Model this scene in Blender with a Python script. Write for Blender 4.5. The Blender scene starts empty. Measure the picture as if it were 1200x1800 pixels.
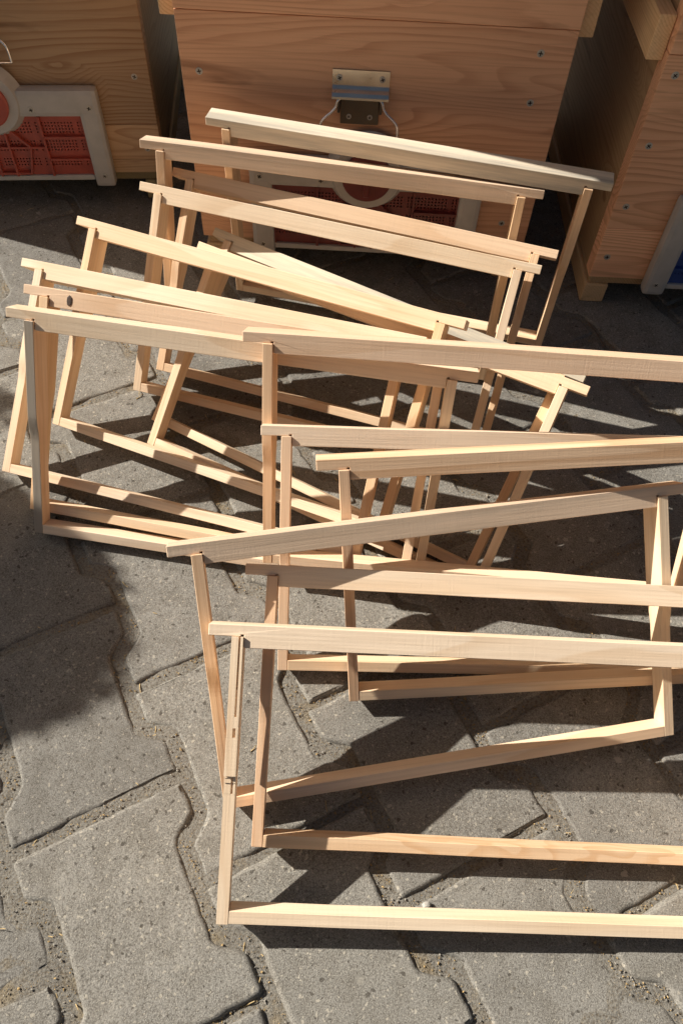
import bpy, bmesh, math, random
import numpy as np
from mathutils import Vector, Matrix, Euler, noise as mnoise

random.seed(7)
rng = np.random.default_rng(11)
scene = bpy.context.scene
COL = scene.collection
R = math.radians

# ------------------------------------------------------------------ camera
F_PX, PITCH, ROLL, CAM_H = 1356.55, 0.967091, -0.054706, 0.770810
cam_data = bpy.data.cameras.new("camera")
cam = bpy.data.objects.new("camera", cam_data)
COL.objects.link(cam)
_f = Vector((0, math.cos(PITCH), -math.sin(PITCH)))
_r = Vector((1, 0, 0))
_d = Vector((0, -math.sin(PITCH), -math.cos(PITCH)))
_r2 = _r * math.cos(ROLL) + _d * math.sin(ROLL)
_d2 = -_r * math.sin(ROLL) + _d * math.cos(ROLL)
cam.matrix_world = Matrix(((_r2.x, -_d2.x, -_f.x, 0), (_r2.y, -_d2.y, -_f.y, 0),
                           (_r2.z, -_d2.z, -_f.z, CAM_H), (0, 0, 0, 1)))
cam_data.sensor_fit = 'HORIZONTAL'
cam_data.sensor_width = 36.0
cam_data.lens = 36.0 * F_PX / 1200.0
cam_data.clip_start = 0.02
cam_data.clip_end = 400.0
scene.camera = cam

# ------------------------------------------------------------------ light
_az, _el = R(-73.0), R(35.0)
SUN_DIR = Vector((math.sin(_az) * math.cos(_el), math.cos(_az) * math.cos(_el), math.sin(_el)))      # towards the sun
SUN_EL = math.asin(SUN_DIR.z)
SUN_AZ = math.atan2(SUN_DIR.x, SUN_DIR.y)               # clockwise from +Y
world = bpy.data.worlds.new("World")
scene.world = world
world.use_nodes = True
wn = world.node_tree
wn.nodes.clear()
sky_t = wn.nodes.new("ShaderNodeTexSky")
sky_t.sky_type = 'NISHITA'
sky_t.sun_disc = False
sky_t.sun_elevation = SUN_EL
sky_t.sun_rotation = SUN_AZ
sky_t.air_density = 1.0
sky_t.dust_density = 5.0
sky_t.ozone_density = 0.3
bg = wn.nodes.new("ShaderNodeBackground")
bg.inputs[1].default_value = 0.025
wo = wn.nodes.new("ShaderNodeOutputWorld")
wn.links.new(sky_t.outputs[0], bg.inputs[0])
wn.links.new(bg.outputs[0], wo.inputs[0])

sun_data = bpy.data.lights.new("sun", 'SUN')
sun_data.energy = 4.6
sun_data.angle = R(0.53)
sun_data.color = (1.0, 0.945, 0.86)
sun = bpy.data.objects.new("sun", sun_data)
COL.objects.link(sun)
sun.rotation_euler = SUN_DIR.to_track_quat('Z', 'Y').to_euler()
sun.location = (-3, 3, 4)

scene.view_settings.view_transform = 'Standard'
scene.view_settings.look = 'None'
scene.view_settings.gamma = 1.0
scene.view_settings.use_curve_mapping = False
scene.view_settings.exposure = 0.92
scene.cycles.max_bounces = 8
scene.cycles.diffuse_bounces = 5

# ------------------------------------------------------------------ helpers
def link(o, parent=None):
    COL.objects.link(o)
    if parent is not None:
        o.parent = parent
    return o

def tag(o, label=None, cat=None, group=None, kind=None):
    if label: o["label"] = label
    if cat: o["category"] = cat
    if group: o["group"] = group
    if kind: o["kind"] = kind
    return o

def empty(name, loc=(0, 0, 0), rot=(0, 0, 0), **kw):
    o = bpy.data.objects.new(name, None)
    o.empty_display_size = 0.05
    o.location = loc
    o.rotation_euler = rot
    link(o)
    return tag(o, **kw)

def obj_bm(name, bm, mat, parent=None, smooth=False):
    bmesh.ops.recalc_face_normals(bm, faces=bm.faces[:])
    me = bpy.data.meshes.new(name)
    bm.to_mesh(me)
    bm.free()
    if smooth:
        for p in me.polygons: p.use_smooth = True
    mats = mat if isinstance(mat, (list, tuple)) else [mat]
    for m in mats: me.materials.append(m)
    return link(bpy.data.objects.new(name, me), parent)

def obj_py(name, v, f, mat, parent=None, smooth=False):
    me = bpy.data.meshes.new(name)
    me.from_pydata([tuple(x) for x in v], [], [tuple(x) for x in f])
    me.update()
    if smooth:
        for p in me.polygons: p.use_smooth = True
    me.materials.append(mat)
    return link(bpy.data.objects.new(name, me), parent)

def add_box(bm, x0, x1, y0, y1, z0, z1, bev=0.0, seg=1):
    vs = [bm.verts.new((x, y, z)) for x in (x0, x1) for y in (y0, y1) for z in (z0, z1)]
    idx = [(0, 1, 3, 2), (4, 6, 7, 5), (0, 4, 5, 1), (2, 3, 7, 6), (0, 2, 6, 4), (1, 5, 7, 3)]
    fs = [bm.faces.new([vs[i] for i in q]) for q in idx]
    if bev > 0:
        es = list({e for f in fs for e in f.edges})
        bmesh.ops.bevel(bm, geom=es, offset=bev, segments=seg, affect='EDGES', profile=0.6)
    return vs

def add_prism(bm, poly, axis, a0, a1, bev=0.0):
    """poly: 2-D points; axis 'x': (y,z), 'y': (x,z), 'z': (x,y)."""
    def P(p, a):
        return {'x': (a, p[0], p[1]), 'y': (p[0], a, p[1]), 'z': (p[0], p[1], a)}[axis]
    A = [bm.verts.new(P(p, a0)) for p in poly]
    B = [bm.verts.new(P(p, a1)) for p in poly]
    n = len(poly)
    fs = [bm.faces.new(A), bm.faces.new(B[::-1])]
    for i in range(n):
        fs.append(bm.faces.new([A[i], B[i], B[(i + 1) % n], A[(i + 1) % n]]))
    bmesh.ops.recalc_face_normals(bm, faces=fs)
    if bev > 0:
        es = list({e for f in fs for e in f.edges})
        bmesh.ops.bevel(bm, geom=es, offset=bev, segments=1, affect='EDGES')

def add_tube(bm, pts, r, n=8):
    pts = [Vector(p) for p in pts]
    rings = []
    up = Vector((0.13, 0.9, 0.31)).normalized()
    for i, p in enumerate(pts):
        t = (pts[min(i + 1, len(pts) - 1)] - pts[max(i - 1, 0)]).normalized()
        a = t.cross(up).normalized()
        b = t.cross(a).normalized()
        rings.append([bm.verts.new(p + (a * math.cos(2 * math.pi * k / n) + b * math.sin(2 * math.pi * k / n)) * r) for k in range(n)])
    for i in range(len(rings) - 1):
        for k in range(n):
            bm.faces.new([rings[i][k], rings[i][(k + 1) % n], rings[i + 1][(k + 1) % n], rings[i + 1][k]])
    bm.faces.new(rings[0][::-1])
    bm.faces.new(rings[-1])

def smooth_path(pts, it=3):
    pts = [Vector(p) for p in pts]
    for _ in range(it):
        q = [pts[0]]
        for a, b in zip(pts[:-1], pts[1:]):
            q += [a * 0.75 + b * 0.25, a * 0.25 + b * 0.75]
        q.append(pts[-1])
        pts = q
    return pts

# ------------------------------------------------------------------ materials
class N:
    """tiny node-tree writer"""
    def __init__(self, name):
        self.m = bpy.data.materials.new(name)
        self.m.use_nodes = True
        self.t = self.m.node_tree
        self.t.nodes.clear()
        self.out = self.t.nodes.new("ShaderNodeOutputMaterial")
        self.b = self.t.nodes.new("ShaderNodeBsdfPrincipled")
        self.t.links.new(self.b.outputs[0], self.out.inputs[0])
    def n(self, typ, **kw):
        nd = self.t.nodes.new(typ)
        for k, v in kw.items():
            if k.startswith("i_"):
                nd.inputs[int(k[2:]) if k[2:].isdigit() else k[2:]].default_value = v
            else:
                setattr(nd, k, v)
        return nd
    def l(self, a, b):
        self.t.links.new(a, b)
    def mapping(self, src, scale, loc=None):
        mp = self.n("ShaderNodeMapping")
        mp.inputs["Scale"].default_value = scale
        self.l(src, mp.inputs[0])
        if loc is not None:
            self.l(loc, mp.inputs["Location"])
        return mp.outputs[0]
    def noise(self, vec, scale, detail=4, rough=0.55, dist=0.0):
        nd = self.n("ShaderNodeTexNoise")
        nd.inputs["Scale"].default_value = scale
        nd.inputs["Detail"].default_value = detail
        nd.inputs["Roughness"].default_value = rough
        nd.inputs["Distortion"].default_value = dist
        self.l(vec, nd.inputs["Vector"])
        return nd.outputs["Fac"]
    def ramp(self, fac, stops, interp='LINEAR'):
        nd = self.n("ShaderNodeValToRGB")
        cr = nd.color_ramp
        cr.interpolation = interp
        while len(cr.elements) < len(stops): cr.elements.new(0.5)
        for e, (p, c) in zip(cr.elements, stops):
            e.position = p
            e.color = (c, c, c, 1) if isinstance(c, (int, float)) else (*c, 1)
        self.l(fac, nd.inputs[0])
        return nd.outputs[0]
    def mix(self, fac, a, b, blend='MIX'):
        nd = self.n("ShaderNodeMix", data_type='RGBA', blend_type=blend)
        for s, v in ((0, fac), (6, a), (7, b)):
            if hasattr(v, "is_linked"): self.l(v, nd.inputs[s])
            elif s == 0: nd.inputs[0].default_value = v
            else: nd.inputs[s].default_value = (*v, 1) if len(v) == 3 else v
        return nd.outputs[2]
    def math(self, op, a, b=None, c=None):
        nd = self.n("ShaderNodeMath", operation=op)
        for i, v in enumerate((a, b, c)):
            if v is None: continue
            if hasattr(v, "is_linked"): self.l(v, nd.inputs[i])
            else: nd.inputs[i].default_value = v
        return nd.outputs[0]
    def bump(self, h, strength, dist, prev=None):
        nd = self.n("ShaderNodeBump")
        nd.inputs["Strength"].default_value = strength
        nd.inputs["Distance"].default_value = dist
        self.l(h, nd.inputs["Height"])
        if prev is not None: self.l(prev, nd.inputs["Normal"])
        self.l(nd.outputs[0], self.b.inputs["Normal"])
        return nd.outputs[0]
    def base(self, c):
        if hasattr(c, "is_linked"): self.l(c, self.b.inputs["Base Color"])
        else: self.b.inputs["Base Color"].default_value = (*c, 1)

def wood(name, axis, light, dark, ring=55.0, stain=0.0, rough=0.62, contrast=1.0, stretch=0.14):
    """pine: growth-ring bands that run along `axis`, fine fibre, knots of tone; tinted by object colour."""
    w = N(name)
    tc = w.n("ShaderNodeTexCoord").outputs["Object"]
    oi = w.n("ShaderNodeObjectInfo")
    off = w.n("ShaderNodeCombineXYZ")
    for i, k in enumerate((7.3, 3.1, 5.7)):
        w.l(w.math('MULTIPLY', oi.outputs["Random"], k), off.inputs[i])
    o = off.outputs[0]
    st = {'x': (stretch, 1, 1), 'y': (1, stretch, 1), 'z': (1, 1, stretch)}[axis]
    st2 = {'x': (0.02, 1, 1), 'y': (1, 0.02, 1), 'z': (1, 1, 0.02)}[axis]
    st3 = {'x': (0.06, 1, 1), 'y': (1, 0.06, 1), 'z': (1, 1, 0.06)}[axis]
    v1 = w.mapping(tc, st, o)
    v2 = w.mapping(tc, st2, o)
    v3 = w.mapping(tc, st3, o)
    broad = w.noise(v1, 9.0, 3, 0.5, 0.4)
    rings = w.math('FRACT', w.math('MULTIPLY', broad, ring * 0.16))
    rings = w.ramp(rings, [(0.0, 0.0), (0.55, 0.12), (0.86, 0.95), (0.95, 1.0), (1.0, 0.0)])
    fine = w.noise(v2, 420.0, 3, 0.6)
    mid = w.noise(v3, 70.0, 4, 0.6)
    patch = w.noise(v1, 16.0, 4, 0.6)
    fac = w.math('ADD', w.math('MULTIPLY', rings, 0.42 * contrast), w.math('MULTIPLY', w.math('SUBTRACT', mid, 0.4), 0.9 * contrast))
    col = w.mix(fac, light, dark)
    col = w.mix(w.math('MULTIPLY', w.ramp(fine, [(0.45, 0.0), (0.75, 1.0)]), 0.30), col, tuple(c * 0.62 for c in dark))
    if stain > 0:
        s = w.ramp(w.noise(v3, 38.0, 5, 0.65), [(0.44, 0.0), (0.60, 1.0)])
        col = w.mix(w.math('MULTIPLY', s, stain), col, (0.27, 0.255, 0.22))
    # saw fuzz: paler streaks
    col = w.mix(w.math('MULTIPLY', w.ramp(patch, [(0.5, 0.0), (0.8, 1.0)]), 0.35), col, tuple(min(1, c * 1.12) for c in light))
    col = w.mix(1.0, col, oi.outputs["Color"], 'MULTIPLY')
    w.base(col)
    w.b.inputs["Roughness"].default_value = rough
    w.b.inputs["Specular IOR Level"].default_value = 0.25
    mk = w.noise(w.mapping(tc, {'x': (1, .05, .05), 'y': (.05, 1, .05), 'z': (.05, .05, 1)}[axis], o), 520.0, 2, 0.7)
    n1 = w.bump(fine, 0.35, 0.0006)
    n1 = w.bump(mk, 0.22, 0.0005, n1)
    saw = w.noise(tc, 900.0, 2, 0.6)
    w.bump(saw, 0.18, 0.0005, n1)
    return w.m

def hive_wood(name, axis, light, dark, freq, tilt=0.6, wander=2.2, contrast=1.0):
    """flat-sawn pine board: growth rings are slanted sheets, so faces show lines and cathedrals, ends show the slant"""
    w = N(name)
    tc = w.n("ShaderNodeTexCoord").outputs["Object"]
    oi = w.n("ShaderNodeObjectInfo")
    off = w.n("ShaderNodeCombineXYZ")
    for i, k in enumerate((3.3, 2.1, 4.7)):
        w.l(w.math('MULTIPLY', oi.outputs["Random"], k), off.inputs[i])
    o = off.outputs[0]
    sl = {'x': (0.16, 1, 1), 'y': (1, 0.16, 1)}[axis]
    sf = {'x': (0.02, 1, 1), 'y': (1, 0.02, 1)}[axis]
    vl, vf = w.mapping(tc, sl, o), w.mapping(tc, sf, o)
    sep = w.n("ShaderNodeSeparateXYZ")
    w.l(tc, sep.inputs[0])
    across = sep.outputs[1 if axis == 'x' else 0]
    coord = w.math('ADD', w.math('MULTIPLY', sep.outputs[2], freq), w.math('MULTIPLY', across, freq * tilt))
    coord = w.math('ADD', coord, w.math('MULTIPLY', w.noise(vl, 7.0, 2, 0.45, 0.3), wander * 10))
    coord = w.math('ADD', coord, w.math('MULTIPLY', w.noise(vl, 40.0, 3, 0.5), 0.7))
    vo = w.n("ShaderNodeTexVoronoi", feature='F1')
    vo.inputs["Scale"].default_value = 6.5
    w.l(w.mapping(tc, {'x': (0.75, 0.3, 1.25), 'y': (0.3, 0.75, 1.25)}[axis], o), vo.inputs["Vector"])
    vs = w.n("ShaderNodeSeparateColor")
    w.l(vo.outputs["Color"], vs.inputs[0])
    has = w.math('GREATER_THAN', vs.outputs[0], 0.52)
    kd = w.math('ADD', vo.outputs["Distance"], w.math('MULTIPLY', w.noise(tc, 60.0, 2, 0.5), 0.02))
    coord = w.math('ADD', coord, w.math('MULTIPLY', w.math('MULTIPLY', w.ramp(kd, [(0.0, 1.0), (0.10, 0.62), (0.34, 0.0)]), has), 9.0))
    core = w.math('MULTIPLY', w.ramp(kd, [(0.045, 1.0), (0.075, 0.0)]), has)
    r = w.ramp(w.math('FRACT', coord), [(0.0, 0.02), (0.45, 0.12), (0.80, 0.85), (0.93, 1.0), (1.0, 0.02)])
    amp = w.ramp(w.noise(vl, 11.0, 3, 0.6), [(0.30, 0.15), (0.70, 1.0)])
    fine = w.noise(vf, 380.0, 3, 0.6)
    broad = w.noise(vl, 6.0, 4, 0.6)
    fac = w.math('MULTIPLY', w.math('MULTIPLY', r, amp), 0.80 * contrast)
    col = w.mix(fac, light, dark)
    col = w.mix(w.math('MULTIPLY', w.ramp(broad, [(0.40, 0.0), (0.70, 1.0)]), 0.40), col, tuple(a * 0.55 + b * 0.45 for a, b in zip(light, dark)))
    col = w.mix(w.math('MULTIPLY', w.ramp(fine, [(0.48, 0.0), (0.75, 1.0)]), 0.28), col, tuple(c * 0.6 for c in dark))
    pitch = w.ramp(w.noise(w.mapping(tc, {'x': (0.10, 1, 1), 'y': (1, 0.10, 1)}[axis], o), 26.0, 4, 0.6, 0.8), [(0.60, 0.0), (0.70, 1.0)])
    col = w.mix(w.math('MULTIPLY', pitch, 0.60), col, tuple(c * 0.50 for c in dark))
    col = w.mix(w.math('MULTIPLY', core, 0.75), col, tuple(c * 0.7 for c in dark))
    col = w.mix(1.0, col, oi.outputs["Color"], 'MULTIPLY')
    w.base(col)
    w.b.inputs["Roughness"].default_value = 0.55
    w.b.inputs["Specular IOR Level"].default_value = 0.25
    n1 = w.bump(fine, 0.35, 0.0006)
    w.bump(r, 0.10, 0.0005, n1)
    return w.m

PINE_X = wood("pine_bar_long", 'x', (0.80, 0.640, 0.470), (0.66, 0.465, 0.290), ring=42, contrast=1.1)
PINE_Z = wood("pine_bar_upright", 'z', (0.79, 0.62, 0.44), (0.65, 0.44, 0.265), ring=60)
PINE_X_BLUE = wood("pine_bar_long_bluestain", 'x', (0.70, 0.60, 0.455), (0.56, 0.46, 0.33), ring=42, stain=0.75)
PINE_GREYED = wood("pine_bar_long_streaked", 'x', (0.76, 0.62, 0.47), (0.60, 0.47, 0.33), ring=30, stain=0.34)
PINE_STRIPE = wood("pine_bar_striped", 'x', (0.78, 0.60, 0.42), (0.50, 0.30, 0.155), ring=150, contrast=1.25, stretch=0.03)
PINE_Z_STRIPE = wood("pine_upright_striped", 'z', (0.79, 0.60, 0.43), (0.62, 0.40, 0.25), ring=130, contrast=1.2, stretch=0.04)
PINE_Z_BLUE = wood("pine_bar_upright_bluestain", 'z', (0.43, 0.38, 0.30), (0.30, 0.26, 0.20), ring=60, stain=0.7)
PINE_SWIRL = wood("pine_bar_swirl", 'x', (0.80, 0.62, 0.42), (0.64, 0.40, 0.21), ring=90, contrast=1.2, stretch=0.42)
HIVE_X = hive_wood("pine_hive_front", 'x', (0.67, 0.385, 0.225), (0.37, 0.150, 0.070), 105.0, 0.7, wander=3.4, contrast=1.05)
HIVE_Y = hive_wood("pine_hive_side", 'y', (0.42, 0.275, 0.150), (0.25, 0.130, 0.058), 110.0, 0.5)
HIVE_RUN = hive_wood("pine_runner", 'y', (0.58, 0.40, 0.22), (0.42, 0.24, 0.11), 190.0, 0.9)

def plain(name, col, rough=0.5, metal=0.0, nscale=60.0, amt=0.12, bumpd=0.0004, spec=0.5):
    w = N(name)
    tc = w.n("ShaderNodeTexCoord").outputs["Object"]
    f = w.noise(tc, nscale, 5, 0.6)
    c = w.mix(w.ramp(f, [(0.3, 0.0), (0.75, 1.0)]), tuple(x * (1 - amt) for x in col), tuple(min(1, x * (1 + amt)) for x in col))
    w.base(c)
    w.b.inputs["Metallic"].default_value = metal
    w.b.inputs["Specular IOR Level"].default_value = spec
    r = w.ramp(f, [(0.3, max(0, rough - 0.12)), (0.7, min(1, rough + 0.12))])
    w.l(r, w.b.inputs["Roughness"])
    w.bump(w.noise(tc, nscale * 5, 3, 0.6), 0.25, bumpd)
    return w.m

WHITE_PLASTIC = plain("white_plastic", (0.44, 0.415, 0.38), 0.42, nscale=40, amt=0.10)
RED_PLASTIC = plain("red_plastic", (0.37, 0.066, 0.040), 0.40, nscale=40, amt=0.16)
RED_PLASTIC_SHADED = plain("red_plastic_shaded", (0.15, 0.026, 0.022), 0.40, nscale=40, amt=0.16)  # red plastic darkened: shade from the frames is put into the colour
ZINC_DARK_REFLECT = plain("zinc_dark_reflect", (0.13, 0.12, 0.105), 0.38, 1.0, nscale=35, amt=0.08, bumpd=0.0001)  # lower clasp plate: reflection of dark ground painted into the metal colour
BLUE_PLASTIC = plain("blue_plastic", (0.020, 0.055, 0.22), 0.40, nscale=40, amt=0.16)
HOLE_DARK = plain("hole_dark", (0.02, 0.012, 0.010), 0.8, nscale=40)
ZINC = plain("zinc_plate", (0.66, 0.62, 0.54), 0.34, 1.0, nscale=35, amt=0.06, bumpd=0.0001)
STEEL_WIRE = plain("bright_wire", (0.75, 0.76, 0.78), 0.14, 1.0, nscale=90, amt=0.05)
SCREW_STEEL = plain("screw_steel", (0.52, 0.49, 0.43), 0.45, 0.35, nscale=200, amt=0.2)
SHEET_METAL = plain("roof_sheet", (0.55, 0.56, 0.57), 0.42, 1.0, nscale=25, amt=0.1)

def mat_concrete():
    w = N("paver_concrete")
    geo = w.n("ShaderNodeNewGeometry").outputs["Position"]
    oi = w.n("ShaderNodeObjectInfo")
    big = w.noise(geo, 7.0, 5, 0.6)
    med = w.noise(geo, 38.0, 5, 0.62)
    fine = w.noise(geo, 420.0, 5, 0.75)
    grain = w.noise(geo, 900.0, 3, 0.75)
    c = w.mix(w.ramp(big, [(0.3, 0.0), (0.7, 1.0)]), (0.204, 0.195, 0.176), (0.280, 0.269, 0.245))
    c = w.mix(w.math('MULTIPLY', w.ramp(med, [(0.35, 1.0), (0.55, 0.0)]), 0.45), c, (0.125, 0.112, 0.092))
    c = w.mix(w.ramp(fine, [(0.36, 0.75), (0.52, 0.0)]), c, (0.085, 0.075, 0.062))
    c = w.mix(w.math('MULTIPLY', w.ramp(grain, [(0.53, 0.0), (0.66, 1.0)]), 0.75), c, (0.42, 0.395, 0.345))
    c = w.mix(w.math('MULTIPLY', w.ramp(grain, [(0.36, 1.0), (0.46, 0.0)]), 0.65), c, (0.075, 0.066, 0.055))
    wob = w.n("ShaderNodeVectorMath", operation='ADD')
    nz = w.n("ShaderNodeTexNoise")
    nz.inputs["Scale"].default_value = 260.0
    nz.inputs["Detail"].default_value = 2
    w.l(geo, nz.inputs["Vector"])
    sc_ = w.n("ShaderNodeVectorMath", operation='SCALE')
    sc_.inputs["Scale"].default_value = 0.006
    w.l(nz.outputs["Color"], sc_.inputs[0])
    w.l(geo, wob.inputs[0]); w.l(sc_.outputs[0], wob.inputs[1])
    def stones(scale, keep, size):
        vo = w.n("ShaderNodeTexVoronoi", feature='F1')
        vo.inputs["Scale"].default_value = scale
        w.l(wob.outputs[0], vo.inputs["Vector"])
        sc = w.n("ShaderNodeSeparateColor")
        w.l(vo.outputs["Color"], sc.inputs[0])
        return w.math('MULTIPLY', w.math('GREATER_THAN', sc.outputs[0], keep), w.math('LESS_THAN', vo.outputs["Distance"], w.math('MULTIPLY', sc.outputs[1], size))), sc
    chip, s1 = stones(95.0, 0.93, 0.40)
    chip2, s2 = stones(340.0, 0.82, 0.55)
    pit, s3 = stones(230.0, 0.90, 0.50)
    c = w.mix(w.math('MULTIPLY', chip2, 0.70), c, (0.43, 0.395, 0.33))
    c = w.mix(w.math('MULTIPLY', chip, w.math('MULTIPLY', s1.outputs[2], 0.7)), c, (0.44, 0.41, 0.35))
    c = w.mix(w.math('MULTIPLY', pit, 0.75), c, (0.060, 0.052, 0.043))
    vr = w.ramp(oi.outputs["Random"], [(0.0, (0.83, 0.83, 0.83)), (0.5, (1.0, 0.99, 0.97)), (1.0, (1.15, 1.14, 1.11))])
    c = w.mix(1.0, c, vr, 'MULTIPLY')
    # dust trodden into the surface
    c = w.mix(w.math('MULTIPLY', w.ramp(w.noise(geo, 14.0, 6, 0.7), [(0.55, 0.0), (0.75, 1.0)]), 0.30), c, (0.31, 0.285, 0.235))
    w.base(c)
    w.b.inputs["Roughness"].default_value = 0.92
    w.b.inputs["Specular IOR Level"].default_value = 0.2
    b = w.bump(med, 0.30, 0.005)
    b = w.bump(fine, 0.55, 0.0018, b)
    b = w.bump(grain, 0.75, 0.0012, b)
    h = w.math('SUBTRACT', w.math('ADD', w.math('MULTIPLY', chip, 0.6), w.math('MULTIPLY', chip2, 0.5)), pit)
    w.bump(h, 0.7, 0.0012, b)
    return w.m

def mat_sand():
    w = N("joint_sand")
    geo = w.n("ShaderNodeNewGeometry").outputs["Position"]
    a = w.noise(geo, 24.0, 6, 0.65)
    f = w.noise(geo, 420.0, 4, 0.7)
    g = w.noise(geo, 1300.0, 2, 0.7)
    c = w.mix(w.ramp(a, [(0.54, 0.0), (0.68, 1.0)]), (0.245, 0.232, 0.204), (0.275, 0.225, 0.150))
    c = w.mix(w.ramp(f, [(0.35, 0.8), (0.55, 0.0)]), c, (0.090, 0.072, 0.052))
    c = w.mix(w.math('MULTIPLY', w.ramp(g, [(0.55, 0.0), (0.7, 1.0)]), 0.6), c, (0.44, 0.34, 0.20))
    w.base(c)
    w.b.inputs["Roughness"].default_value = 0.95
    w.b.inputs["Specular IOR Level"].default_value = 0.15
    b = w.bump(f, 0.9, 0.003)
    w.bump(g, 0.7, 0.0012, b)
    return w.m

CONCRETE = mat_concrete()
SAND = mat_sand()
GRIT_A = plain("grit_ochre", (0.36, 0.25, 0.115), 0.8, nscale=900, amt=0.5, spec=0.2)
GRIT_B = plain("grit_grey", (0.30, 0.275, 0.235), 0.8, nscale=900, amt=0.5, spec=0.2)
STRAW = plain("straw", (0.46, 0.34, 0.17), 0.7, nscale=300, amt=0.35, spec=0.2)
CHIP_WHITE = plain("white_stone", (0.36, 0.34, 0.30), 0.6, nscale=300, amt=0.2)
LEAF = plain("leaf", (0.075, 0.12, 0.03), 0.55, nscale=90, amt=0.35)
BARK = plain("bark", (0.13, 0.095, 0.065), 0.9, nscale=60, amt=0.4, bumpd=0.004)

# ------------------------------------------------------------------ ground and paving
SZ = 400.0
g = obj_py("ground", [(-SZ, -SZ, -0.065), (SZ, -SZ, -0.065), (SZ, SZ, -0.065), (-SZ, SZ, -0.065)], [(0, 1, 2, 3)], SAND)
tag(g, kind="structure")

# H-shaped concrete pavers: u = across, v = along (both measured on the ground)
UA = R(30.98)
U = Vector((math.cos(UA), math.sin(UA)))
V = Vector((-math.sin(UA), math.cos(UA)))
OFF = Vector((-0.14573, 0.21578))    # a paver's lower right corner (see below)
DRIFT = 0.034
PV = 0.2055                           # pitch along v
PU = 0.1520                           # pitch across u
HV, HF, HW = 0.0992, 0.0820, 0.0580   # half length, flange half width, waist half width
def outline():
    half = [(HF, -HV), (HF, -HV + 0.034), (HW, -HV + 0.054), (HW, HV - 0.054), (HF, HV - 0.033), (HF, HV)]
    return half + [(-x, -y) for x, y in half]

def resample(poly, step, rnd):
    out = []
    n = len(poly)
    for i in range(n):
        a = Vector(poly[i]); b = Vector(poly[(i + 1) % n]); p = Vector(poly[i - 1])
        r = 0.0045
        da = (b - a).normalized(); dp = (p - a).normalized()
        c0, c1 = a + dp * r, a + da * r
        for t in (0, 0.5, 1):
            out.append(c0 * (1 - t) ** 2 + a * 2 * t * (1 - t) + c1 * t * t)
        L = (b - a).length - 2 * r
        k = max(1, int(L / step))
        for j in range(1, k):
            out.append(c1 + da * (L * j / k))
    return out

def paver_mesh(seed):
    rnd = random.Random(seed)
    pts = resample(outline(), 0.007, rnd)
    n = len(pts)
    nrm = []
    for i in range(n):
        t = (pts[(i + 1) % n] - pts[i - 1]).normalized()
        nrm.append(Vector((t.y, -t.x)))
    ox = rnd.random() * 50
    jit = [mnoise.noise(Vector((p.x * 55 + ox, p.y * 55, 0))) * 0.0010 + mnoise.noise(Vector((p.x * 190 + ox, p.y * 190, 3))) * 0.0009 for p in pts]
    wear = [max(0.0, mnoise.noise(Vector((p.x * 38 + ox, p.y * 38, 9)))) for p in pts]
    rings = [(0.0, -0.055), (0.0, -0.0062), (0.0008, -0.0030), (0.0022, -0.0011), (0.0045, -0.0001)]
    verts, faces = [], []
    for inset, z in rings:
        for i in range(n):
            k = 1.0 + 0.9 * wear[i]
            q = pts[i] - nrm[i] * (inset * k - jit[i])
            zz = z * (1 + 1.3 * wear[i]) if z > -0.02 else z
            verts.append((q.x, q.y, zz))
    for r in range(len(rings) - 1):
        for i in range(n):
            a, b = r * n + i, r * n + (i + 1) % n
            faces.append((a, b, b + n, a + n))
    me = bpy.data.meshes.new("paver")
    bm = bmesh.new()
    bv = [bm.verts.new(v) for v in verts]
    for f in faces: bm.faces.new([bv[i] for i in f])
    top = bm.faces.new([bv[(len(rings) - 1) * n + i] for i in range(n)])
    bmesh.ops.triangulate(bm, faces=[top])
    bmesh.ops.recalc_face_normals(bm, faces=bm.faces[:])
    bm.to_mesh(me)
    bm.free()
    for p in me.polygons: p.use_smooth = abs(p.normal.z) < 0.985
    me.materials.append(CONCRETE)
    return me

NV = 8
PAVERS = [paver_mesh(100 + i) for i in range(NV)]
pave_spots, far_spots = [], []
cam_xy = Vector((0.0, 0.0))
for i in range(-40, 41):
    for j in range(-40, 41):
        u = i * PU - 0.0803
        v = (j - 0.5 * (i % 2)) * PV + 0.0975
        u += DRIFT * (v - 0.0975)
        p = OFF + U * u + V * v
        if -1.0 < p.x < 1.0 and -0.45 < p.y < 2.35 and abs(p.x) < 0.50 + 0.28 * max(p.y, 0.0):
            pave_spots.append(p)
        elif -3.0 < p.x < 3.0 and -2.0 < p.y < 4.5:
            far_spots.append(p)

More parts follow.
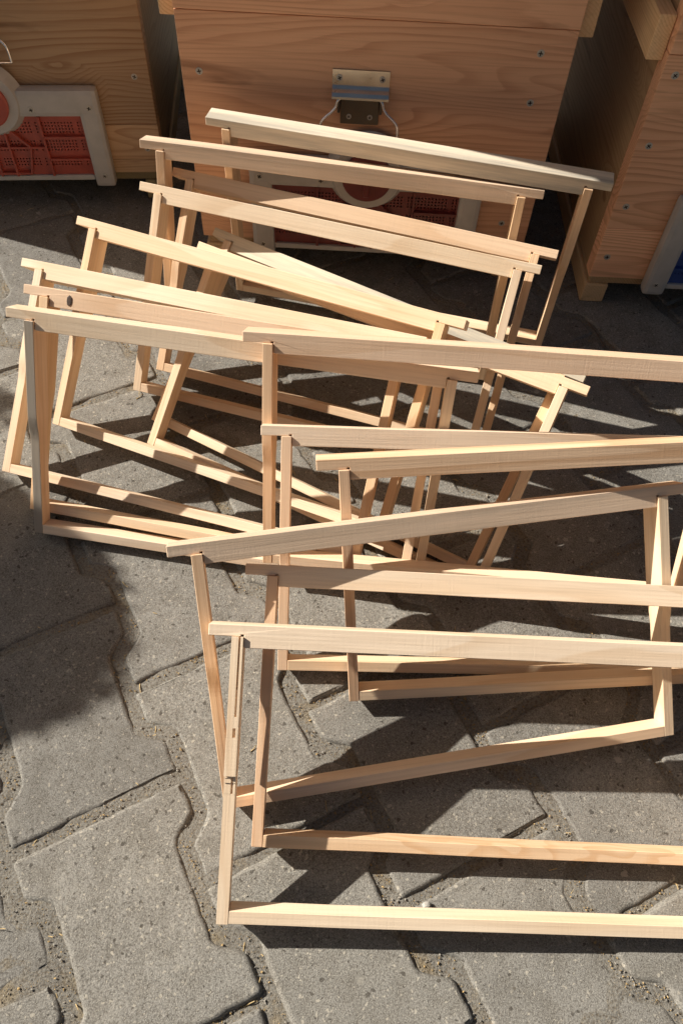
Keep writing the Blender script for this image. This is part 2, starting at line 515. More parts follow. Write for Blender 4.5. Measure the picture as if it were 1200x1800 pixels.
# bedding sand between the stones
X0, X1, Y0, Y1, ST = -1.25, 1.25, -0.6, 2.5, 0.0085
nx, ny = int((X1 - X0) / ST), int((Y1 - Y0) / ST)
vs = []
for j in range(ny + 1):
    for i in range(nx + 1):
        x, y = X0 + ST * i, Y0 + ST * j
        z = -0.0040 + mnoise.noise(Vector((x * 17, y * 17, 1.7))) * 0.0034 + mnoise.noise(Vector((x * 60, y * 60, 4))) * 0.0016 + mnoise.noise(Vector((x * 150, y * 150, 4))) * 0.0008
        vs.append((x, y, min(z, -0.0016)))
fs = [(j * (nx + 1) + i, j * (nx + 1) + i + 1, (j + 1) * (nx + 1) + i + 1, (j + 1) * (nx + 1) + i) for j in range(ny) for i in range(nx)]
pavement = obj_py("pavement", vs, fs, SAND, smooth=True)
tag(pavement, kind="structure")
rp = random.Random(5)
placed = []
for k, p in enumerate(pave_spots):
    o = bpy.data.objects.new("paver", PAVERS[rp.randrange(NV)])
    link(o, pavement)
    a = UA + R(rp.uniform(-0.7, 0.7)) - DRIFT * 0.35 + (math.pi if rp.random() < 0.5 else 0)
    o.location = (p.x + rp.uniform(-.0016, .0016), p.y + rp.uniform(-.0016, .0016), rp.uniform(-.0022, .0))
    o.rotation_euler = (R(rp.uniform(-.3, .3)), R(rp.uniform(-.3, .3)), a)
    placed.append((o.location.x, o.location.y, a))
# the paving further out, past the part in view
fv, ff = [], []
poly = outline()
for p in far_spots:
    b = len(fv)
    for z in (-0.05, -0.002):
        for x, y in poly:
            fv.append((p.x + U.x * x + V.x * y, p.y + U.y * x + V.y * y, z))
    n = len(poly)
    for i in range(n): ff.append((b + i, b + (i + 1) % n, b + n + (i + 1) % n, b + n + i))
    ff.append(tuple(b + n + i for i in range(n)))
o = obj_py("outer_pavers", fv, ff, CONCRETE, pavement)
tag(o, kind="stuff")

# grit and straw lying in the joints
def in_paver(x, y):
    for cx, cy, a in placed:
        dx, dy = x - cx, y - cy
        if dx * dx + dy * dy > 0.0165: continue
        c, s = math.cos(a), math.sin(a)
        u, v = dx * c + dy * s, -dx * s + dy * c
        u, v = abs(u), abs(v)
        if v < HV - 0.001 and u < HF - 0.001:
            if v < HV - 0.054: lim = HW
            elif v > HV - 0.033: lim = HF
            else: lim = HW + (HF - HW) * (v - (HV - 0.054)) / 0.021
            if u < lim - 0.001: return True
    return False
OCT_F = [(0, 2, 4), (2, 1, 4), (1, 3, 4), (3, 0, 4), (2, 0, 5), (1, 2, 5), (3, 1, 5), (0, 3, 5)]
def grit(name, count, mat, rmin, rmax, seed, on_stone):
    rr = random.Random(seed)
    v, f = [], []
    tries = 0
    while len(f) < count * 8 and tries < count * 60:
        tries += 1
        y = rr.uniform(-0.08, 1.2)
        x = rr.uniform(-0.30 - 0.32 * max(y, 0), 0.34 + 0.32 * max(y, 0))
        cl = mnoise.noise(Vector((x * 9, y * 9, seed)))
        if not on_stone and cl < rr.uniform(-0.5, 0.35): continue
        if in_paver(x, y) != on_stone: continue
        r = rmin + (rmax - rmin) * rr.random() ** 2.5
        z = 0.0004 if on_stone else -0.0026 + mnoise.noise(Vector((x * 17, y * 17, 1.7))) * 0.0034
        b = len(v)
        rot = Euler((rr.uniform(0, 6), rr.uniform(0, 6), rr.uniform(0, 6))).to_matrix()
        sx, sy, sz = r * rr.uniform(.7, 1.6), r * rr.uniform(.7, 1.2), r * rr.uniform(.5, .9)
        for q in ((sx, 0, 0), (-sx, 0, 0), (0, sy, 0), (0, -sy, 0), (0, 0, sz), (0, 0, -sz)):
            w = rot @ Vector(q)
            v.append((x + w.x, y + w.y, z + w.z * 0.7))
        f += [(a + b, c + b, d + b) for a, c, d in OCT_F]
    o = obj_py(name, v, f, mat)
    return tag(o, kind="stuff")
def straws(name, count, seed):
    rr = random.Random(seed)
    bm = bmesh.new()
    k = 0
    while k < count:
        y = rr.uniform(-0.05, 1.1)
        x = rr.uniform(-0.30 - 0.3 * max(y, 0), 0.34 + 0.3 * max(y, 0))
        if in_paver(x, y) and rr.random() > 0.06: continue
        if mnoise.noise(Vector((x * 9, y * 9, 31))) < rr.uniform(-.3, .5): continue
        z = 0.0006 if in_paver(x, y) else -0.0045
        a = rr.uniform(0, 6.28); L = rr.uniform(.003, .013)
        c = rr.uniform(-.3, .3)
        pts = [(x + math.cos(a + c * t) * L * t, y + math.sin(a + c * t) * L * t, z + 0.0015 * math.sin(3 * t + a)) for t in (-.5, 0, .5)]
        add_tube(bm, pts, rr.uniform(.0003, .0006), 4)
        k += 1
    o = obj_bm(name, bm, STRAW)
    return tag(o, kind="stuff")
grit("joint_grit", 6500, GRIT_A, 0.0004, 0.0013, 3, False)
grit("grey_grit", 4200, GRIT_B, 0.0004, 0.0015, 4, False)
grit("stone_chips", 160, CHIP_WHITE, 0.0004, 0.0012, 6, True)
straws("straw_bits", 170, 8)

# ------------------------------------------------------------------ hives
def add_screw(parent, x, y, z, r=0.0042, spin=0.0):
    """countersunk cross-head screw set in a face that looks towards -y"""
    bm = bmesh.new()
    n = 14
    prof = [(r, 0.0006), (r * 0.96, -0.0002), (r * 0.72, -0.0005), (0.62 * r, 0.0001)]
    rings = []
    for rad, dy in prof:
        rings.append([bm.verts.new((x + rad * math.cos(2 * math.pi * k / n), y + dy, z + rad * math.sin(2 * math.pi * k / n))) for k in range(n)])
    for a, b in zip(rings[:-1], rings[1:]):
        for k in range(n): bm.faces.new([a[k], a[(k + 1) % n], b[(k + 1) % n], b[k]])
    bm.faces.new(rings[-1])
    s = obj_bm("screw", bm, SCREW_STEEL, parent)
    bm = bmesh.new()
    for k in range(2):
        c, sn = math.cos(spin + k * math.pi / 2), math.sin(spin + k * math.pi / 2)
        w, L = r * 0.13, r * 0.58
        yy = y - 0.0004 - 0.0001 * k
        q = [(x + c * L * a - sn * w * b, yy, z + sn * L * a + c * w * b) for a, b in ((-1, -1), (1, -1), (1, 1), (-1, 1))]
        bm.faces.new([bm.verts.new(p) for p in q])
    obj_bm("screw_slot", bm, HOLE_DARK, s)
    return s

PW, PZ0, PZ1 = 0.1605, 0.045, 0.190       # entrance panel: half width, bottom, top
OW, OZ0, OZ1 = 0.129, 0.056, 0.150        # its opening
def entrance_panel(hive, colour_mat):
    """white plastic surround, perforated coloured grille with ribs, a turning disc in the middle. Front of the wood is y = 0."""
    yf = -0.021
    bm = bmesh.new()
    # surround: top rail, two stiles (bevelled outwards), thin bottom rail
    def bevbox(x0, x1, z0, z1, b):
        add_box(bm, x0, x1, yf, -0.0005, z0, z1, b, 2)
    bevbox(-PW, PW, OZ1, PZ1, 0.0075)
    bevbox(-PW, -OW, PZ0 - 0.007, OZ1 + 0.012, 0.0065)
    bevbox(OW, PW, PZ0 - 0.007, OZ1 + 0.012, 0.0065)
    add_box(bm, -OW, OW, yf + 0.004, -0.0005, PZ0 + 0.003, OZ0, 0.001)
    p = obj_bm("entrance_panel", bm, WHITE_PLASTIC, hive)
    for q in ((-PW + .015, OZ1 + .014), (PW - .015, OZ1 + .014), (-PW + .015, PZ0 + .012), (PW - .015, PZ0 + .012), (-.062, OZ1 + .012), (.062, OZ1 + .012)):
        add_screw(p, q[0], yf - 0.0006, q[1], 0.0046, random.uniform(0, 3))
    # grille: lattice with real holes
    yg = -0.0125
    pitch, hole = 0.0047, 0.0022
    bm = bmesh.new()
    nxg, nzg = int(2 * OW / pitch), int((OZ1 - OZ0) / pitch)
    px, pz = 2 * OW / nxg, (OZ1 - OZ0) / nzg
    solid_rows = {0, 1, 2, 6, 7, 12, 13, 18, 19}
    xs, zs = [-OW], [OZ0]
    for i in range(nxg): xs += [-OW + px * i + (px - hole) / 2, -OW + px * i + (px + hole) / 2]
    for j in range(nzg): zs += [OZ0 + pz * j + (pz - hole) / 2, OZ0 + pz * j + (pz + hole) / 2]
    xs.append(OW); zs.append(OZ1)
    grid = [[bm.verts.new((x, yg, z)) for x in xs] for z in zs]
    back = {}
    for j in range(len(zs) - 1):
        for i in range(len(xs) - 1):
            is_hole = i % 2 == 1 and j % 2 == 1 and (j // 2) not in solid_rows and (i // 2) % 13 != 12
            q = [grid[j][i], grid[j][i + 1], grid[j + 1][i + 1], grid[j + 1][i]]
            if not is_hole:
                bm.faces.new(q)
            else:
                bq = [bm.verts.new((v.co.x, yg + 0.003, v.co.z)) for v in q]
                for k in range(4): bm.faces.new([q[k], q[(k + 1) % 4], bq[(k + 1) % 4], bq[k]])
    obj_bm("grille", bm, colour_mat, p)
    bm = bmesh.new()
    add_box(bm, -OW, OW, yg + 0.0035, yg + 0.006, OZ0, OZ1)
    obj_bm("grille_back", bm, HOLE_DARK, p)
    bm = bmesh.new()
    def rib(a, b, w=0.0017, h=0.006):
        a = Vector((a[0], 0, a[1])); b = Vector((b[0], 0, b[1]))
        d = (b - a).normalized(); s = Vector((-d.z, 0, d.x)) * w
        qs = [a - s, b - s, b + s, a + s]
        A = [bm.verts.new((q.x, yg - h, q.z)) for q in qs]
        B = [bm.verts.new((q.x, yg + 0.0002, q.z)) for q in qs]
        bm.faces.new(A)
        for k in range(4): bm.faces.new([A[k], A[(k + 1) % 4], B[(k + 1) % 4], B[k]])
    for s in (-1, 1):
        rib((s * 0.067, OZ0), (s * 0.067, OZ1))
        rib((s * 0.012, OZ0), (s * 0.012, 0.128))
        rib((s * 0.067, 0.118), (s * OW, 0.118)); rib((s * 0.067, 0.083), (s * OW, 0.083))
        rib((0, 0.102), (s * 0.067, 0.102), 0.0015, 0.0055)
        rib((s * 0.010, 0.140), (s * 0.022, 0.147), 0.0015, 0.0062); rib((s * 0.010, 0.140), (s * 0.044, 0.103), 0.0015, 0.0062)
        rib((s * 0.044, 0.101), (s * 0.034, 0.061), 0.0015, 0.0062); rib((s * 0.034, 0.0605), (0, 0.0605), 0.0015, 0.0064)
        add_box(bm, s * OW - 0.002, s * OW + 0.002, yg - 0.003, yg, OZ0, OZ1)
    obj_bm("rib", bm, colour_mat, p)
    # turning disc over the entrance, in a raised white collar
    bm = bmesh.new()
    cz = 0.173
    def disc(r0, y0, r1, y1, n=36, ring=None):
        A = [bm.verts.new((r0 * math.cos(2 * math.pi * k / n), y0, cz + r0 * math.sin(2 * math.pi * k / n))) for k in range(n)]
        B = [bm.verts.new((r1 * math.cos(2 * math.pi * k / n), y1, cz + r1 * math.sin(2 * math.pi * k / n))) for k in range(n)]
        for k in range(n): bm.faces.new([A[k], A[(k + 1) % n], B[(k + 1) % n], B[k]])
        return A, B
    disc(0.056, yf + 0.012, 0.046, yf - 0.0025)
    A, B = disc(0.046, yf - 0.0025, 0.034, yf - 0.0025)
    bm.faces.new(B)
    obj_bm("collar", bm, WHITE_PLASTIC, p)
    bm = bmesh.new()
    disc(0.0335, yf - 0.0020, 0.0335, yf - 0.0075)
    A, B = disc(0.0335, yf - 0.0075, 0.0315, yf - 0.0085)
    bm.faces.new(B)
    add_box(bm, -0.004, 0.004, yf - 0.0165, yf - 0.0083, cz - 0.022, cz + 0.022, 0.001)
    obj_bm("disc", bm, colour_mat, p)
    return p

def clasp(hive, x, z):
    """toggle clasp: upper hook plate with a rolled lip, lower plate, wire bail; z = bottom of the lip"""
    c = bmesh.new()
    w = 0.0355
    prof = [(-0.0006, z + 0.031), (-0.0022, z + 0.031), (-0.0022, z + 0.0125), (-0.0048, z + 0.009), (-0.0095, z + 0.0065), (-0.0120, z + 0.0025),
            (-0.0110, z - 0.001), (-0.0085, z - 0.002), (-0.0078, z + 0.001), (-0.0095, z + 0.003), (-0.0078, z + 0.005), (-0.0035, z + 0.0075), (-0.0006, z + 0.011)]
    add_prism(c, prof, 'x', x - w, x + w)
    top = obj_bm("clasp", c, ZINC, hive)
    for s in (-1, 1): add_screw(top, x + s * 0.0265, -0.0030, z + 0.0215, 0.0040, 0.4)
    c = bmesh.new()
    add_box(c, x - 0.0245, x + 0.0245, -0.0030, -0.0004, z - 0.036, z + 0.0008, 0.0006)
    add_box(c, x - 0.0285, x - 0.0250, -0.0080, -0.0004, z - 0.020, z - 0.001, 0.0008)
    add_box(c, x + 0.0250, x + 0.0285, -0.0080, -0.0004, z - 0.020, z - 0.001, 0.0008)
    low = obj_bm("lower_plate", c, ZINC_DARK_REFLECT, top)
    for s in (-1, 1): add_screw(low, x + s * 0.0135, -0.0036, z - 0.026, 0.0034, 0.9)
    c = bmesh.new()
    for s in (-1, 1):
        pts = smooth_path([(x + s * 0.020, -0.0070, z + 0.001), (x + s * 0.0285, -0.0095, z - 0.002), (x + s * 0.0300, -0.0110, z - 0.013),
                           (x + s * 0.0480, -0.0150, z - 0.026), (x + s * 0.0500, -0.0160, z - 0.036), (x + s * 0.0500, -0.0160, z - 0.050)])
        add_tube(c, pts, 0.0018, 8)
    add_tube(c, [(x - 0.0500, -0.0160, z - 0.050), (x, -0.0165, z - 0.0505), (x + 0.0500, -0.0160, z - 0.050)], 0.0013, 8)
    obj_bm("wire_bail", c, STEEL_WIRE, top, smooth=True)

def hive(name, loc, yaw, w, depth, z_low, z_top, label, colour_mat, screws, clasp_at=None, upper=None, tint=(1, 1, 1), splits=()):
    """loc: middle of the front face on the ground, wood front at local y = 0"""
    h = empty(name, (loc[0], loc[1], 0), (0, 0, yaw), label=label, cat="beehive")
    hw = w / 2
    def board(nm, mat, *b, bev=0.002, tone=1.0):
        bm = bmesh.new()
        add_box(bm, *b, bev, 2)
        o = obj_bm(nm, bm, mat, h)
        o.color = (tint[0] * tone, tint[1] * tone, tint[2] * tone, 1)
        return o
    T = 0.026
    def body(z0, z1, yo=0.0, tone=1.0):
        zz = [z0] + [q for q, _ in splits if z0 < q < z1] + [z1]
        tones = ([t for q, t in splits if z0 < q < z1] + [1.0]) if len(zz) > 2 else [tone]
        for k in range(len(zz) - 1):
            board("front_board" if len(zz) > 2 else "front_wall", HIVE_X, -hw, hw, yo, yo + T, zz[k] + (0.0004 if k else 0), zz[k + 1], bev=0.0012, tone=tones[k])
        board("back_wall", HIVE_X, -hw, hw, yo + depth - T, yo + depth, z0, z1)
        for s in (-1, 1):
            x0, x1 = sorted((s * hw, s * (hw - T)))
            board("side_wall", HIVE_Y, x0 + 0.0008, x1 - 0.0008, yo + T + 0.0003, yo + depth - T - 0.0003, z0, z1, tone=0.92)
    body(z_low, z_top)
    fz = z_low + 0.0
    board("floor_board", HIVE_RUN, -hw + 0.006, hw - 0.006, 0.009, depth - 0.004, z_low - 0.017, z_low - 0.0006, tone=0.75)
    for s in (-1, 1):
        x0, x1 = sorted((s * hw, s * (hw - 0.036)))
        board("runner", HIVE_RUN, x0 + (0.001 if s < 0 else 0), x1 - (0.001 if s > 0 else 0), 0.006, depth - 0.002, 0.0, z_low - 0.0175, bev=0.003)
    top = z_top
    if upper:
        body(z_top + 0.0012, upper, yo=-0.002, tone=1.05)
        for s in (-1, 1):
            x0, x1 = sorted((s * (hw + 0.0006), s * (hw + 0.020)))
            board("handle_batten", HIVE_RUN, x0, x1, 0.012, depth - 0.05, z_top - 0.012, z_top + 0.036, bev=0.0015, tone=1.15)
        top = upper
    # telescoping lid
    bm = bmesh.new()
    add_box(bm, -hw - LID_O, hw + LID_O, -LID_O, depth + LID_O, top + 0.0008, top + 0.045, 0.003, 2)
    o = obj_bm("lid", bm, HIVE_X, h)
    bm = bmesh.new()
    add_box(bm, -hw - LID_O - 0.004, hw + LID_O + 0.004, -LID_O - 0.004, depth + LID_O + 0.004, top + 0.046, top + 0.056, 0.002, 2)
    obj_bm("roof_sheet", bm, SHEET_METAL, o)
    entrance_panel(h, colour_mat)
    for sx, sz in screws: add_screw(h, sx, -0.0004, sz, 0.0046, random.uniform(0, 3))
    if clasp_at: clasp(h, *clasp_at)
    return h

LID_O = 0.012
HZ = 0.05
MID_TOP, MID_UP, LEFT_TOP, LEFT_UP, RIGHT_UP = 0.357, 0.64, 0.357, None, 0.64
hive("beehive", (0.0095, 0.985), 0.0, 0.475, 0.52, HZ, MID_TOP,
     "middle beehive with a metal clasp above its red entrance grille", RED_PLASTIC_SHADED,
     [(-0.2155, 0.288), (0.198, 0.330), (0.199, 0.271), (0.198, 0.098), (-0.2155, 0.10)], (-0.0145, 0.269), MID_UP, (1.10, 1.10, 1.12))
hive("beehive", (-0.5487, 1.1165), R(6.2), 0.475, 0.52, HZ, LEFT_TOP,
     "left beehive of pale board with a red entrance grille in white surround", RED_PLASTIC,
     [(0.216, 0.199), (-0.21, 0.199), (0.216, 0.09)], (0.004, 0.276), LEFT_UP, (0.68, 0.80, 0.80), ((0.072, 1.30), (0.128, 1.42)))  # tint: tan wood, with the shade on this hive mixed into the colour
hive("beehive", (0.5785, 0.9405), 0.6 * math.pi / 180, 0.475, 0.52, HZ, 0.357,
     "right beehive with a blue entrance grille and exposed corner end grain", BLUE_PLASTIC,
     [(-0.2215, 0.335), (-0.2215, 0.25), (-0.2215, 0.165), (-0.2215, 0.085)], None, RIGHT_UP, (1.28, 1.30, 1.30), ((0.131, 1.22),))


# ------------------------------------------------------------------ frames
LT, FW, FH, LUG, TH, TY, SY, BY, BH, SW = 0.48857, 0.448, 0.25322, 0.00999, 0.01981, 0.0236, 0.0290, 0.01959, 0.0110, 0.00991
def bar_jitter(bm, amp, seed, long_axis):
    """cut the bar across its length and let the sawn faces wander a little"""
    rr = random.Random(seed)
    ox = rr.uniform(0, 90)
    for v in bm.verts:
        t = v.co[long_axis]
        v.co.y += mnoise.noise(Vector((t * 9 + ox, 0, 0))) * amp * 2
        v.co[2 if long_axis == 0 else 0] += mnoise.noise(Vector((t * 8 + ox, 5, 0))) * amp * 1.4
        v.co += Vector((mnoise.noise(Vector((v.co.x * 90 + ox, v.co.y * 200, v.co.z * 90))),) * 3) * amp * 0.35

def slices(bm, axis, a, b, step):
    n = int((b - a) / step)
    for i in range(1, n):
        co = [0, 0, 0]; no = [0, 0, 0]
        co[axis] = a + (b - a) * i / n; no[axis] = 1
        bmesh.ops.bisect_plane(bm, geom=bm.verts[:] + bm.edges[:] + bm.faces[:], plane_co=co, plane_no=no)

def top_bar_bm(seed):
    bm = bmesh.new()
    xi, xo, g = FW / 2 - SW, LT / 2, 0.0026
    half = [(xo, 0), (xo, -LUG), (xi - 0.0004 + g, -LUG), (xi - 0.0004 + g, -LUG + 0.0016), (xi - 0.0004, -LUG + 0.0016), (xi - 0.0004, -TH)]
    poly = half + [(-x, z) for x, z in half[::-1]]
    add_prism(bm, poly, 'y', -TY / 2, TY / 2, 0.0005)
    slices(bm, 0, -xi, xi, 0.045)
    bar_jitter(bm, 0.00035, seed, 0)
    return bm
def side_poly():
    zt, k0, k1 = -LUG - 0.0002, -0.435 * FH, -0.565 * FH
    a, b = SY / 2, BY / 2
    fr = [(-a, zt)]
    for i in range(9):
        t = i / 8
        s = t * t * (3 - 2 * t)
        fr.append((-a + (a - b) * s, k0 + (k1 - k0) * t))
    fr.append((-b, -FH))
    return fr + [(-y, z) for y, z in fr[::-1]]
def side_bar_bm(sx, seed):
    bm = bmesh.new()
    x0, x1 = sorted((sx * FW / 2, sx * (FW / 2 - SW)))
    add_prism(bm, side_poly(), 'x', x0, x1, 0.0004)
    bar_jitter(bm, 0.0002, seed, 2)
    return bm
def carved_side_bar_bm(sx, seed):
    """front left upright of the nearest frame: a saw groove and two small mortises in its front edge"""
    bm = bmesh.new()
    x0, x1 = sorted((sx * FW / 2, sx * (FW / 2 - SW)))
    zs = [-LUG - .0002, -0.030, -0.055, -0.078, -0.0875, -0.0955, -0.128, -0.1302, -0.1345, -0.1440, -0.1475, -0.152, -FH * 0.75, -FH]
    xs = [x0, x0 + 0.0052, x0 + 0.0060, x0 + 0.0078, x1]
    def front(ix, z0, z1):
        zm = (z0 + z1) / 2
        t = min(1, max(0, (-zm / FH - 0.435) / 0.13)); s = t * t * (3 - 2 * t)
        y = -(SY / 2 - (SY / 2 - BY / 2) * s)
        if ix == 2 and zm > -0.078: y += 0.0042 * min(1.0, (zm + 0.085) / 0.05)
        if ix in (1, 2) and -0.0955 < zm < -0.0875: y += 0.0022
        if ix in (2,) and -0.1440 < zm < -0.1302: y += 0.0022
        return y
    for ix in range(4):
        for iz in range(len(zs) - 1):
            z1, z0 = zs[iz], zs[iz + 1]
            tb = min(1, max(0, (-(z0 + z1) / 2 / FH - 0.435) / 0.13)); sb = tb * tb * (3 - 2 * tb)
            yb = SY / 2 - (SY / 2 - BY / 2) * sb
            add_box(bm, xs[ix], xs[ix + 1], front(ix, z0, z1), yb, z0, z1)
    bmesh.ops.remove_doubles(bm, verts=bm.verts[:], dist=1e-6)
    # drop faces shared by two cells
    seen = {}
    for f in bm.faces: seen.setdefault(tuple(sorted(v.index for v in f.verts)), []).append(f)
    bm.verts.index_update()
    seen = {}
    for f in bm.faces: seen.setdefault(tuple(sorted(v.index for v in f.verts)), []).append(f)
    bmesh.ops.delete(bm, geom=[f for q in seen.values() if len(q) > 1 for f in q], context='FACES_ONLY')
    return bm
def bottom_bar_bm(seed):
    bm = bmesh.new()
    xi = FW / 2 - SW - 0.0002
    add_box(bm, -xi, xi, -BY / 2, BY / 2, -FH, -FH + BH, 0.0005)
    slices(bm, 0, -xi, xi, 0.045)
    bar_jitter(bm, 0.00030, seed, 0)
    return bm

CREAM, PALE, PINK, WARM, GREY, ORANGE = (1.0, 1.0, 1.0), (1.04, 1.05, 1.06), (0.99, 0.91, 0.87), (1.01, 0.96, 0.90), (0.82, 0.84, 0.86), (0.98, 0.89, 0.79)
FRAMES = [
 # x, y, z, yaw, lean, roll | top tint, left, right, bottom tint | blue top, blue left | label
 (0.0519, 0.8795, 0.2685, -0.1875, 0.0200, 0.0039, PALE, WARM, ORANGE, WARM, 1, 0, "grey stained frame standing upright at the back, nearest the middle beehive's clasp"),
 (-0.0244, 0.8719, 0.2462, -0.1129, 0.3148, 0.0074, PINK, PINK, ORANGE, WARM, 0, 0, "shaded pinkish frame just in front of the grey stained upright one"),
 (0.0032, 0.8457, 0.2025, -0.2538, 0.7244, 0.0044, PINK, WARM, ORANGE, WARM, 0, 0, "shaded frame wedged third from the back, its left end under another top bar"),
 (-0.0244, 0.7995, 0.2134, -0.2183, 0.6509, 0.0160, CREAM, CREAM, PALE, WARM, 0, 0, "half sunlit cream frame, fourth from the beehives, below the shaded ones"),
 (-0.1045, 0.7270, 0.2020, -0.4017, 0.7748, -0.0602, WARM, WARM, ORANGE, CREAM, 0, 0, "warm yellow frame lying over the crossed slanting pair in the left stack"),
 (-0.1533, 0.6949, 0.1802, -0.2873, 0.8726, -0.0572, PALE, CREAM, ORANGE, CREAM, 0, 0, "pale frame leaning furthest left, behind the frame with the dark knot"),
 (-0.1180, 0.6383, 0.2020, -0.1756, 0.7310, -0.0189, PINK, ORANGE, WARM, WARM, 0, 0, "frame with a dark knot near the left end of its top bar"),
 (-0.1127, 0.5904, 0.2188, -0.1107, 0.5746, 0.0055, CREAM, PINK, CREAM, CREAM, 0, 1, "front frame of the left stack with a grey weathered left upright"),
 (0.0358, 0.6901, 0.1785, -0.4374, 0.8248, 0.0004, WARM, WARM, CREAM, CREAM, 0, 0, "slanting yellow frame whose right end juts out over dark paving"),
 (0.0441, 0.7296, 0.1636, -0.4633, 0.9126, 0.0074, PALE, WARM, ORANGE, CREAM, 1, 0, "slanting frame with a grey stained top bar, behind the yellow slanting one"),
 (0.1391, 0.5547, 0.2596, -0.1076, 0.5384, -0.0606, PINK, ORANGE, WARM, WARM, 0, 0, "pinkish frame crossing in front of the left stack, topmost of the right stack"),
 (0.1604, 0.5132, 0.1846, 0.0467, 0.7971, 0.0103, CREAM, PINK, WARM, WARM, 0, 0, "frame second from the back of the right stack, below the pinkish one"),
 (0.2165, 0.4691, 0.2228, 0.0579, 0.6622, -0.0607, PINK, ORANGE, WARM, WARM, 0, 0, "striped grained frame, third of the right stack, with the short left overhang"),
 (0.0858, 0.4103, 0.1850, 0.2260, 0.8250, 0.0130, PINK, ORANGE, PALE, WARM, 0, 0, "frame turned against the others, rising to the right, both uprights in view"),
 (0.1590, 0.3680, 0.1446, 0.0476, 1.0366, 0.0393, CREAM, ORANGE, WARM, PINK, 0, 0, "second nearest frame, with swirling grain along its bottom bar"),
 (0.1354, 0.3041, 0.1507, 0.0713, 1.0111, 0.0564, CREAM, PALE, WARM, PALE, 0, 0, "nearest frame, with a grooved left upright and two small mortises"),
]
SPECIAL = {(14, 'bottom_bar'): PINE_SWIRL, (12, 'top_bar'): PINE_STRIPE, (13, 'top_bar'): PINE_GREYED, (1, 'top_bar'): PINE_GREYED,
           (14, 'side_bar', ORANGE): PINE_Z_STRIPE, (12, 'side_bar', ORANGE): PINE_Z_STRIPE, (10, 'side_bar', ORANGE): PINE_Z_STRIPE, (13, 'side_bar', ORANGE): PINE_Z_STRIPE}
rt = random.Random(21)
frame_roots = []
def tint(o, c):
    k = rt.uniform(0.95, 1.04)
    o.color = (c[0] * k, c[1] * k, c[2] * k * rt.uniform(0.97, 1.02), 1)
for i, (x, y, z, yaw, lean, roll, ct, cl, cr, cb, bt, bl, label) in enumerate(FRAMES):
    M = Matrix.Rotation(yaw, 4, 'Z') @ Matrix.Rotation(-lean, 4, 'X') @ Matrix.Rotation(roll, 4, 'Y')
    root = empty("hive_frame", label=label, cat="hive frame", group="empty wooden hive frames")
    # the Empty sits at the middle of the bottom bar
    base = Vector((x, y, z)) + M.to_3x3() @ Vector((0, 0, -FH))
    root.matrix_world = Matrix.Translation(base) @ M
    frame_roots.append(root)
    parts = [("top_bar", top_bar_bm(i * 10 + 1), PINE_X_BLUE if bt else PINE_X, ct),
             ("side_bar", carved_side_bar_bm(-1, 1) if i == 15 else side_bar_bm(-1, i * 10 + 2), PINE_Z_BLUE if bl else PINE_Z, cl),
             ("side_bar", side_bar_bm(1, i * 10 + 3), PINE_Z, cr),
             ("bottom_bar", bottom_bar_bm(i * 10 + 4), PINE_X, cb)]
    for nm, bm, mat, c in parts:
        for v in bm.verts: v.co.z += FH
        if mat is PINE_Z_BLUE:
            o = obj_bm(nm, bm, [PINE_Z, PINE_Z_BLUE], root)
            for p in o.data.polygons: p.material_index = 1 if p.normal.y < -0.5 else 0
        else:
            o = obj_bm(nm, bm, SPECIAL.get((i, nm, c), SPECIAL.get((i, nm), mat)), root)
        tint(o, c)

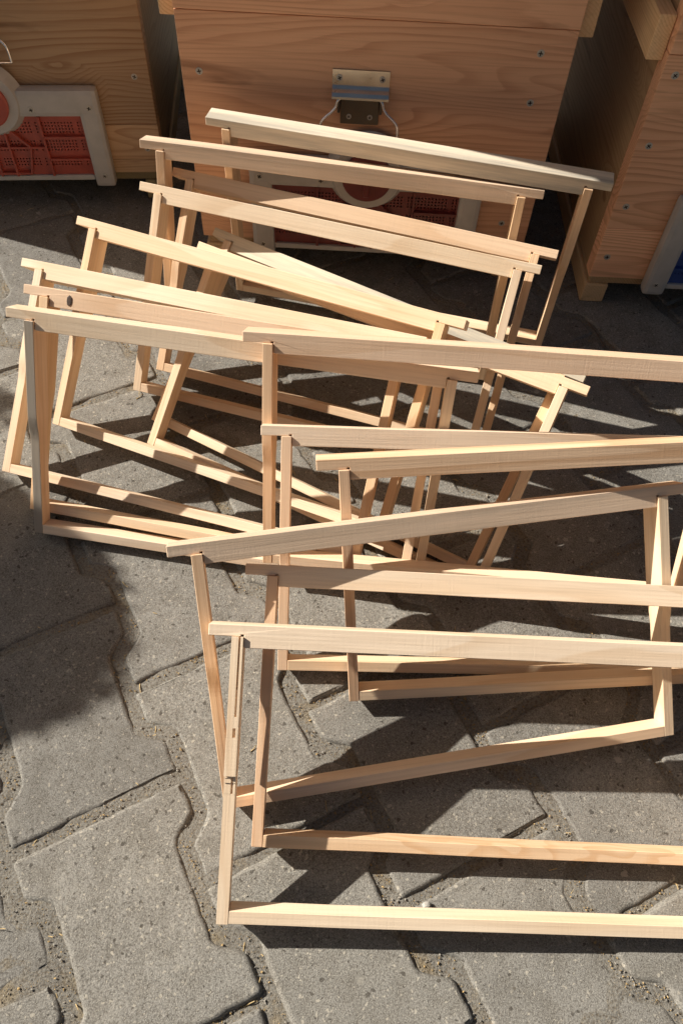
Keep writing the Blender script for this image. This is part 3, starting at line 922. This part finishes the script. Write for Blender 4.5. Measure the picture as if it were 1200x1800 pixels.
# ------------------------------------------------------------------ added out-of-view tree in a pot, shaped to cast the soft shadow at left
def shadow_tree(x, y):
    t = empty("shadow_tree", (x, y, 0), label="added round potted tree out of view on the left, shaped for its soft shadow", cat="tree")
    bm = bmesh.new()
    n = 28
    prof = [(0.0, 0.0), (0.085, 0.0), (0.112, 0.17), (0.122, 0.17), (0.122, 0.20), (0.106, 0.20), (0.100, 0.175), (0.0, 0.172)]
    rings = [[bm.verts.new((max(r, 1e-4) * math.cos(2 * math.pi * k / n), max(r, 1e-4) * math.sin(2 * math.pi * k / n), z)) for k in range(n)] for r, z in prof]
    for a, b in zip(rings[:-1], rings[1:]):
        for k in range(n): bm.faces.new([a[k], a[(k + 1) % n], b[(k + 1) % n], b[k]])
    obj_bm("pot", bm, TERRACOTTA, t)
    bm = bmesh.new()
    def limb(pts, r0, r1):
        pts = smooth_path(pts, 2)
        m = len(pts)
        rr = [[bm.verts.new(p + Vector((math.cos(k * math.pi / 4), math.sin(k * math.pi / 4), 0)) * (r0 + (r1 - r0) * i / (m - 1))) for k in range(8)] for i, p in enumerate(pts)]
        for a, b in zip(rr[:-1], rr[1:]):
            for k in range(8): bm.faces.new([a[k], a[(k + 1) % 8], b[(k + 1) % 8], b[k]])
    limb([(0, 0, .17), (.01, .004, .35), (-.005, .0, .55), (0, 0, .82)], .012, .003)
    for a, zz in ((0.3, .50), (1.9, .56), (3.4, .52), (4.9, .60), (2.5, .66)):
        limb([(0, 0, zz), (.05 * math.cos(a), .05 * math.sin(a), zz + .05), (.12 * math.cos(a), .12 * math.sin(a), zz + .11)], .005, .002)
    limb([(0, 0, .46), (.03, .14, .54), (.06, .25, .66)], .006, .002)
    obj_bm("trunk", bm, BARK, t)
    rr = random.Random(17)
    v, f = [], []
    def leaf(p, L):
        a, e = rr.uniform(0, 6.28), rr.uniform(-.5, 1.0)
        d = Vector((math.cos(a) * math.cos(e), math.sin(a) * math.cos(e), math.sin(e)))
        sd = d.cross(Vector((rr.uniform(-1, 1), rr.uniform(-1, 1), 1.2))).normalized() * L * .27
        up = d.cross(sd).normalized() * L * .10
        b = len(v)
        v.extend([p - d * L * .5, p - d * L * .1 + sd + up, p - d * L * .1, p - d * L * .1 - sd + up, p + d * L * .22 + sd * .75 + up, p + d * L * .22, p + d * L * .22 - sd * .75 + up, p + d * L * .5])
        f.extend([(b, b + 1, b + 2), (b, b + 2, b + 3), (b + 1, b + 4, b + 5, b + 2), (b + 2, b + 5, b + 6, b + 3), (b + 4, b + 7, b + 5), (b + 5, b + 7, b + 6)])
    for c, rad, cnt in CROWN:
        c = Vector(c)
        for _ in range(cnt):
            q = Vector((rr.gauss(0, 1), rr.gauss(0, 1), rr.gauss(0, 1))).normalized() * rr.random() ** 0.3
            k = 1 + 0.03 * mnoise.noise(q * 2.2 + c * 9)
            leaf(c + Vector((q.x * rad[0], q.y * rad[1], q.z * rad[2])) * k, rr.uniform(.014, .022))
    obj_py("crown", v, f, LEAF, t)
    return t
TERRACOTTA = plain("terracotta", (0.42, 0.19, 0.11), 0.8, nscale=30, amt=0.15)
CROWN = [((0, 0, .705), (.178, .180, .214), 14000), ((.06, .27, .74), (.035, .030, .045), 120), ((.05, .235, .69), (.03, .03, .05), 90)]  # crown lobes of the added tree, sized for the wanted shadow outline
shadow_tree(-1.520, 0.712)

# dark knot near the left end of one top bar
def knot(root, x, z):
    bm = bmesh.new()
    n = 10
    pr = [(0.0, 0.0075), (0.0034, 0.0042), (0.0036, -0.0010), (0.0026, -0.0050), (0.0, -0.0066), (-0.0026, -0.0052), (-0.0037, -0.0008), (-0.0034, 0.0040)]
    outer = [bm.verts.new((x + a * .8, -TY / 2 - 0.0007, FH + z + b * .85)) for a, b in pr]
    inner = [bm.verts.new((x + a * .6, -TY / 2 - 0.0009, FH + z + b * .65)) for a, b in pr]
    for k in range(len(pr)): bm.faces.new([outer[k], outer[(k + 1) % len(pr)], inner[(k + 1) % len(pr)], inner[k]])
    bm.faces.new(inner)
    return obj_bm("knot", bm, KNOT, root)
KNOT = plain("knot_resin", (0.055, 0.030, 0.018), 0.6, nscale=300, amt=0.5)
knot(frame_roots[6], -0.1905, -0.0105)

TWIG, PEB = (0.3575, 0.869, R(-72)), (0.0960, 0.1060)
# loose bits one can pick out on the stones
bm = bmesh.new()
add_tube(bm, [(-0.026, -0.0005, 0.0016), (-0.008, 0.0008, 0.0026), (0.010, -0.0004, 0.0022), (0.027, 0.0010, 0.0014)], 0.0009, 6)
o = obj_bm("twig", bm, BARK)
o.location = (TWIG[0], TWIG[1], 0.0005)
o.rotation_euler = (0, 0, TWIG[2])
tag(o, "thin dark twig lying on the shaded paving in front of the right beehive", "twig")
bm = bmesh.new()
bmesh.ops.create_icosphere(bm, subdivisions=2, radius=0.0036)
for v in bm.verts:
    v.co *= 1 + 0.28 * mnoise.noise(v.co * 320)
    v.co.z *= 0.7
    v.co.x *= 1.25
o = obj_bm("pebble", bm, CHIP_WHITE)
o.location = (PEB[0], PEB[1], 0.0005)
tag(o, "small white pebble lying behind the nearest frame's bottom bar", "pebble")
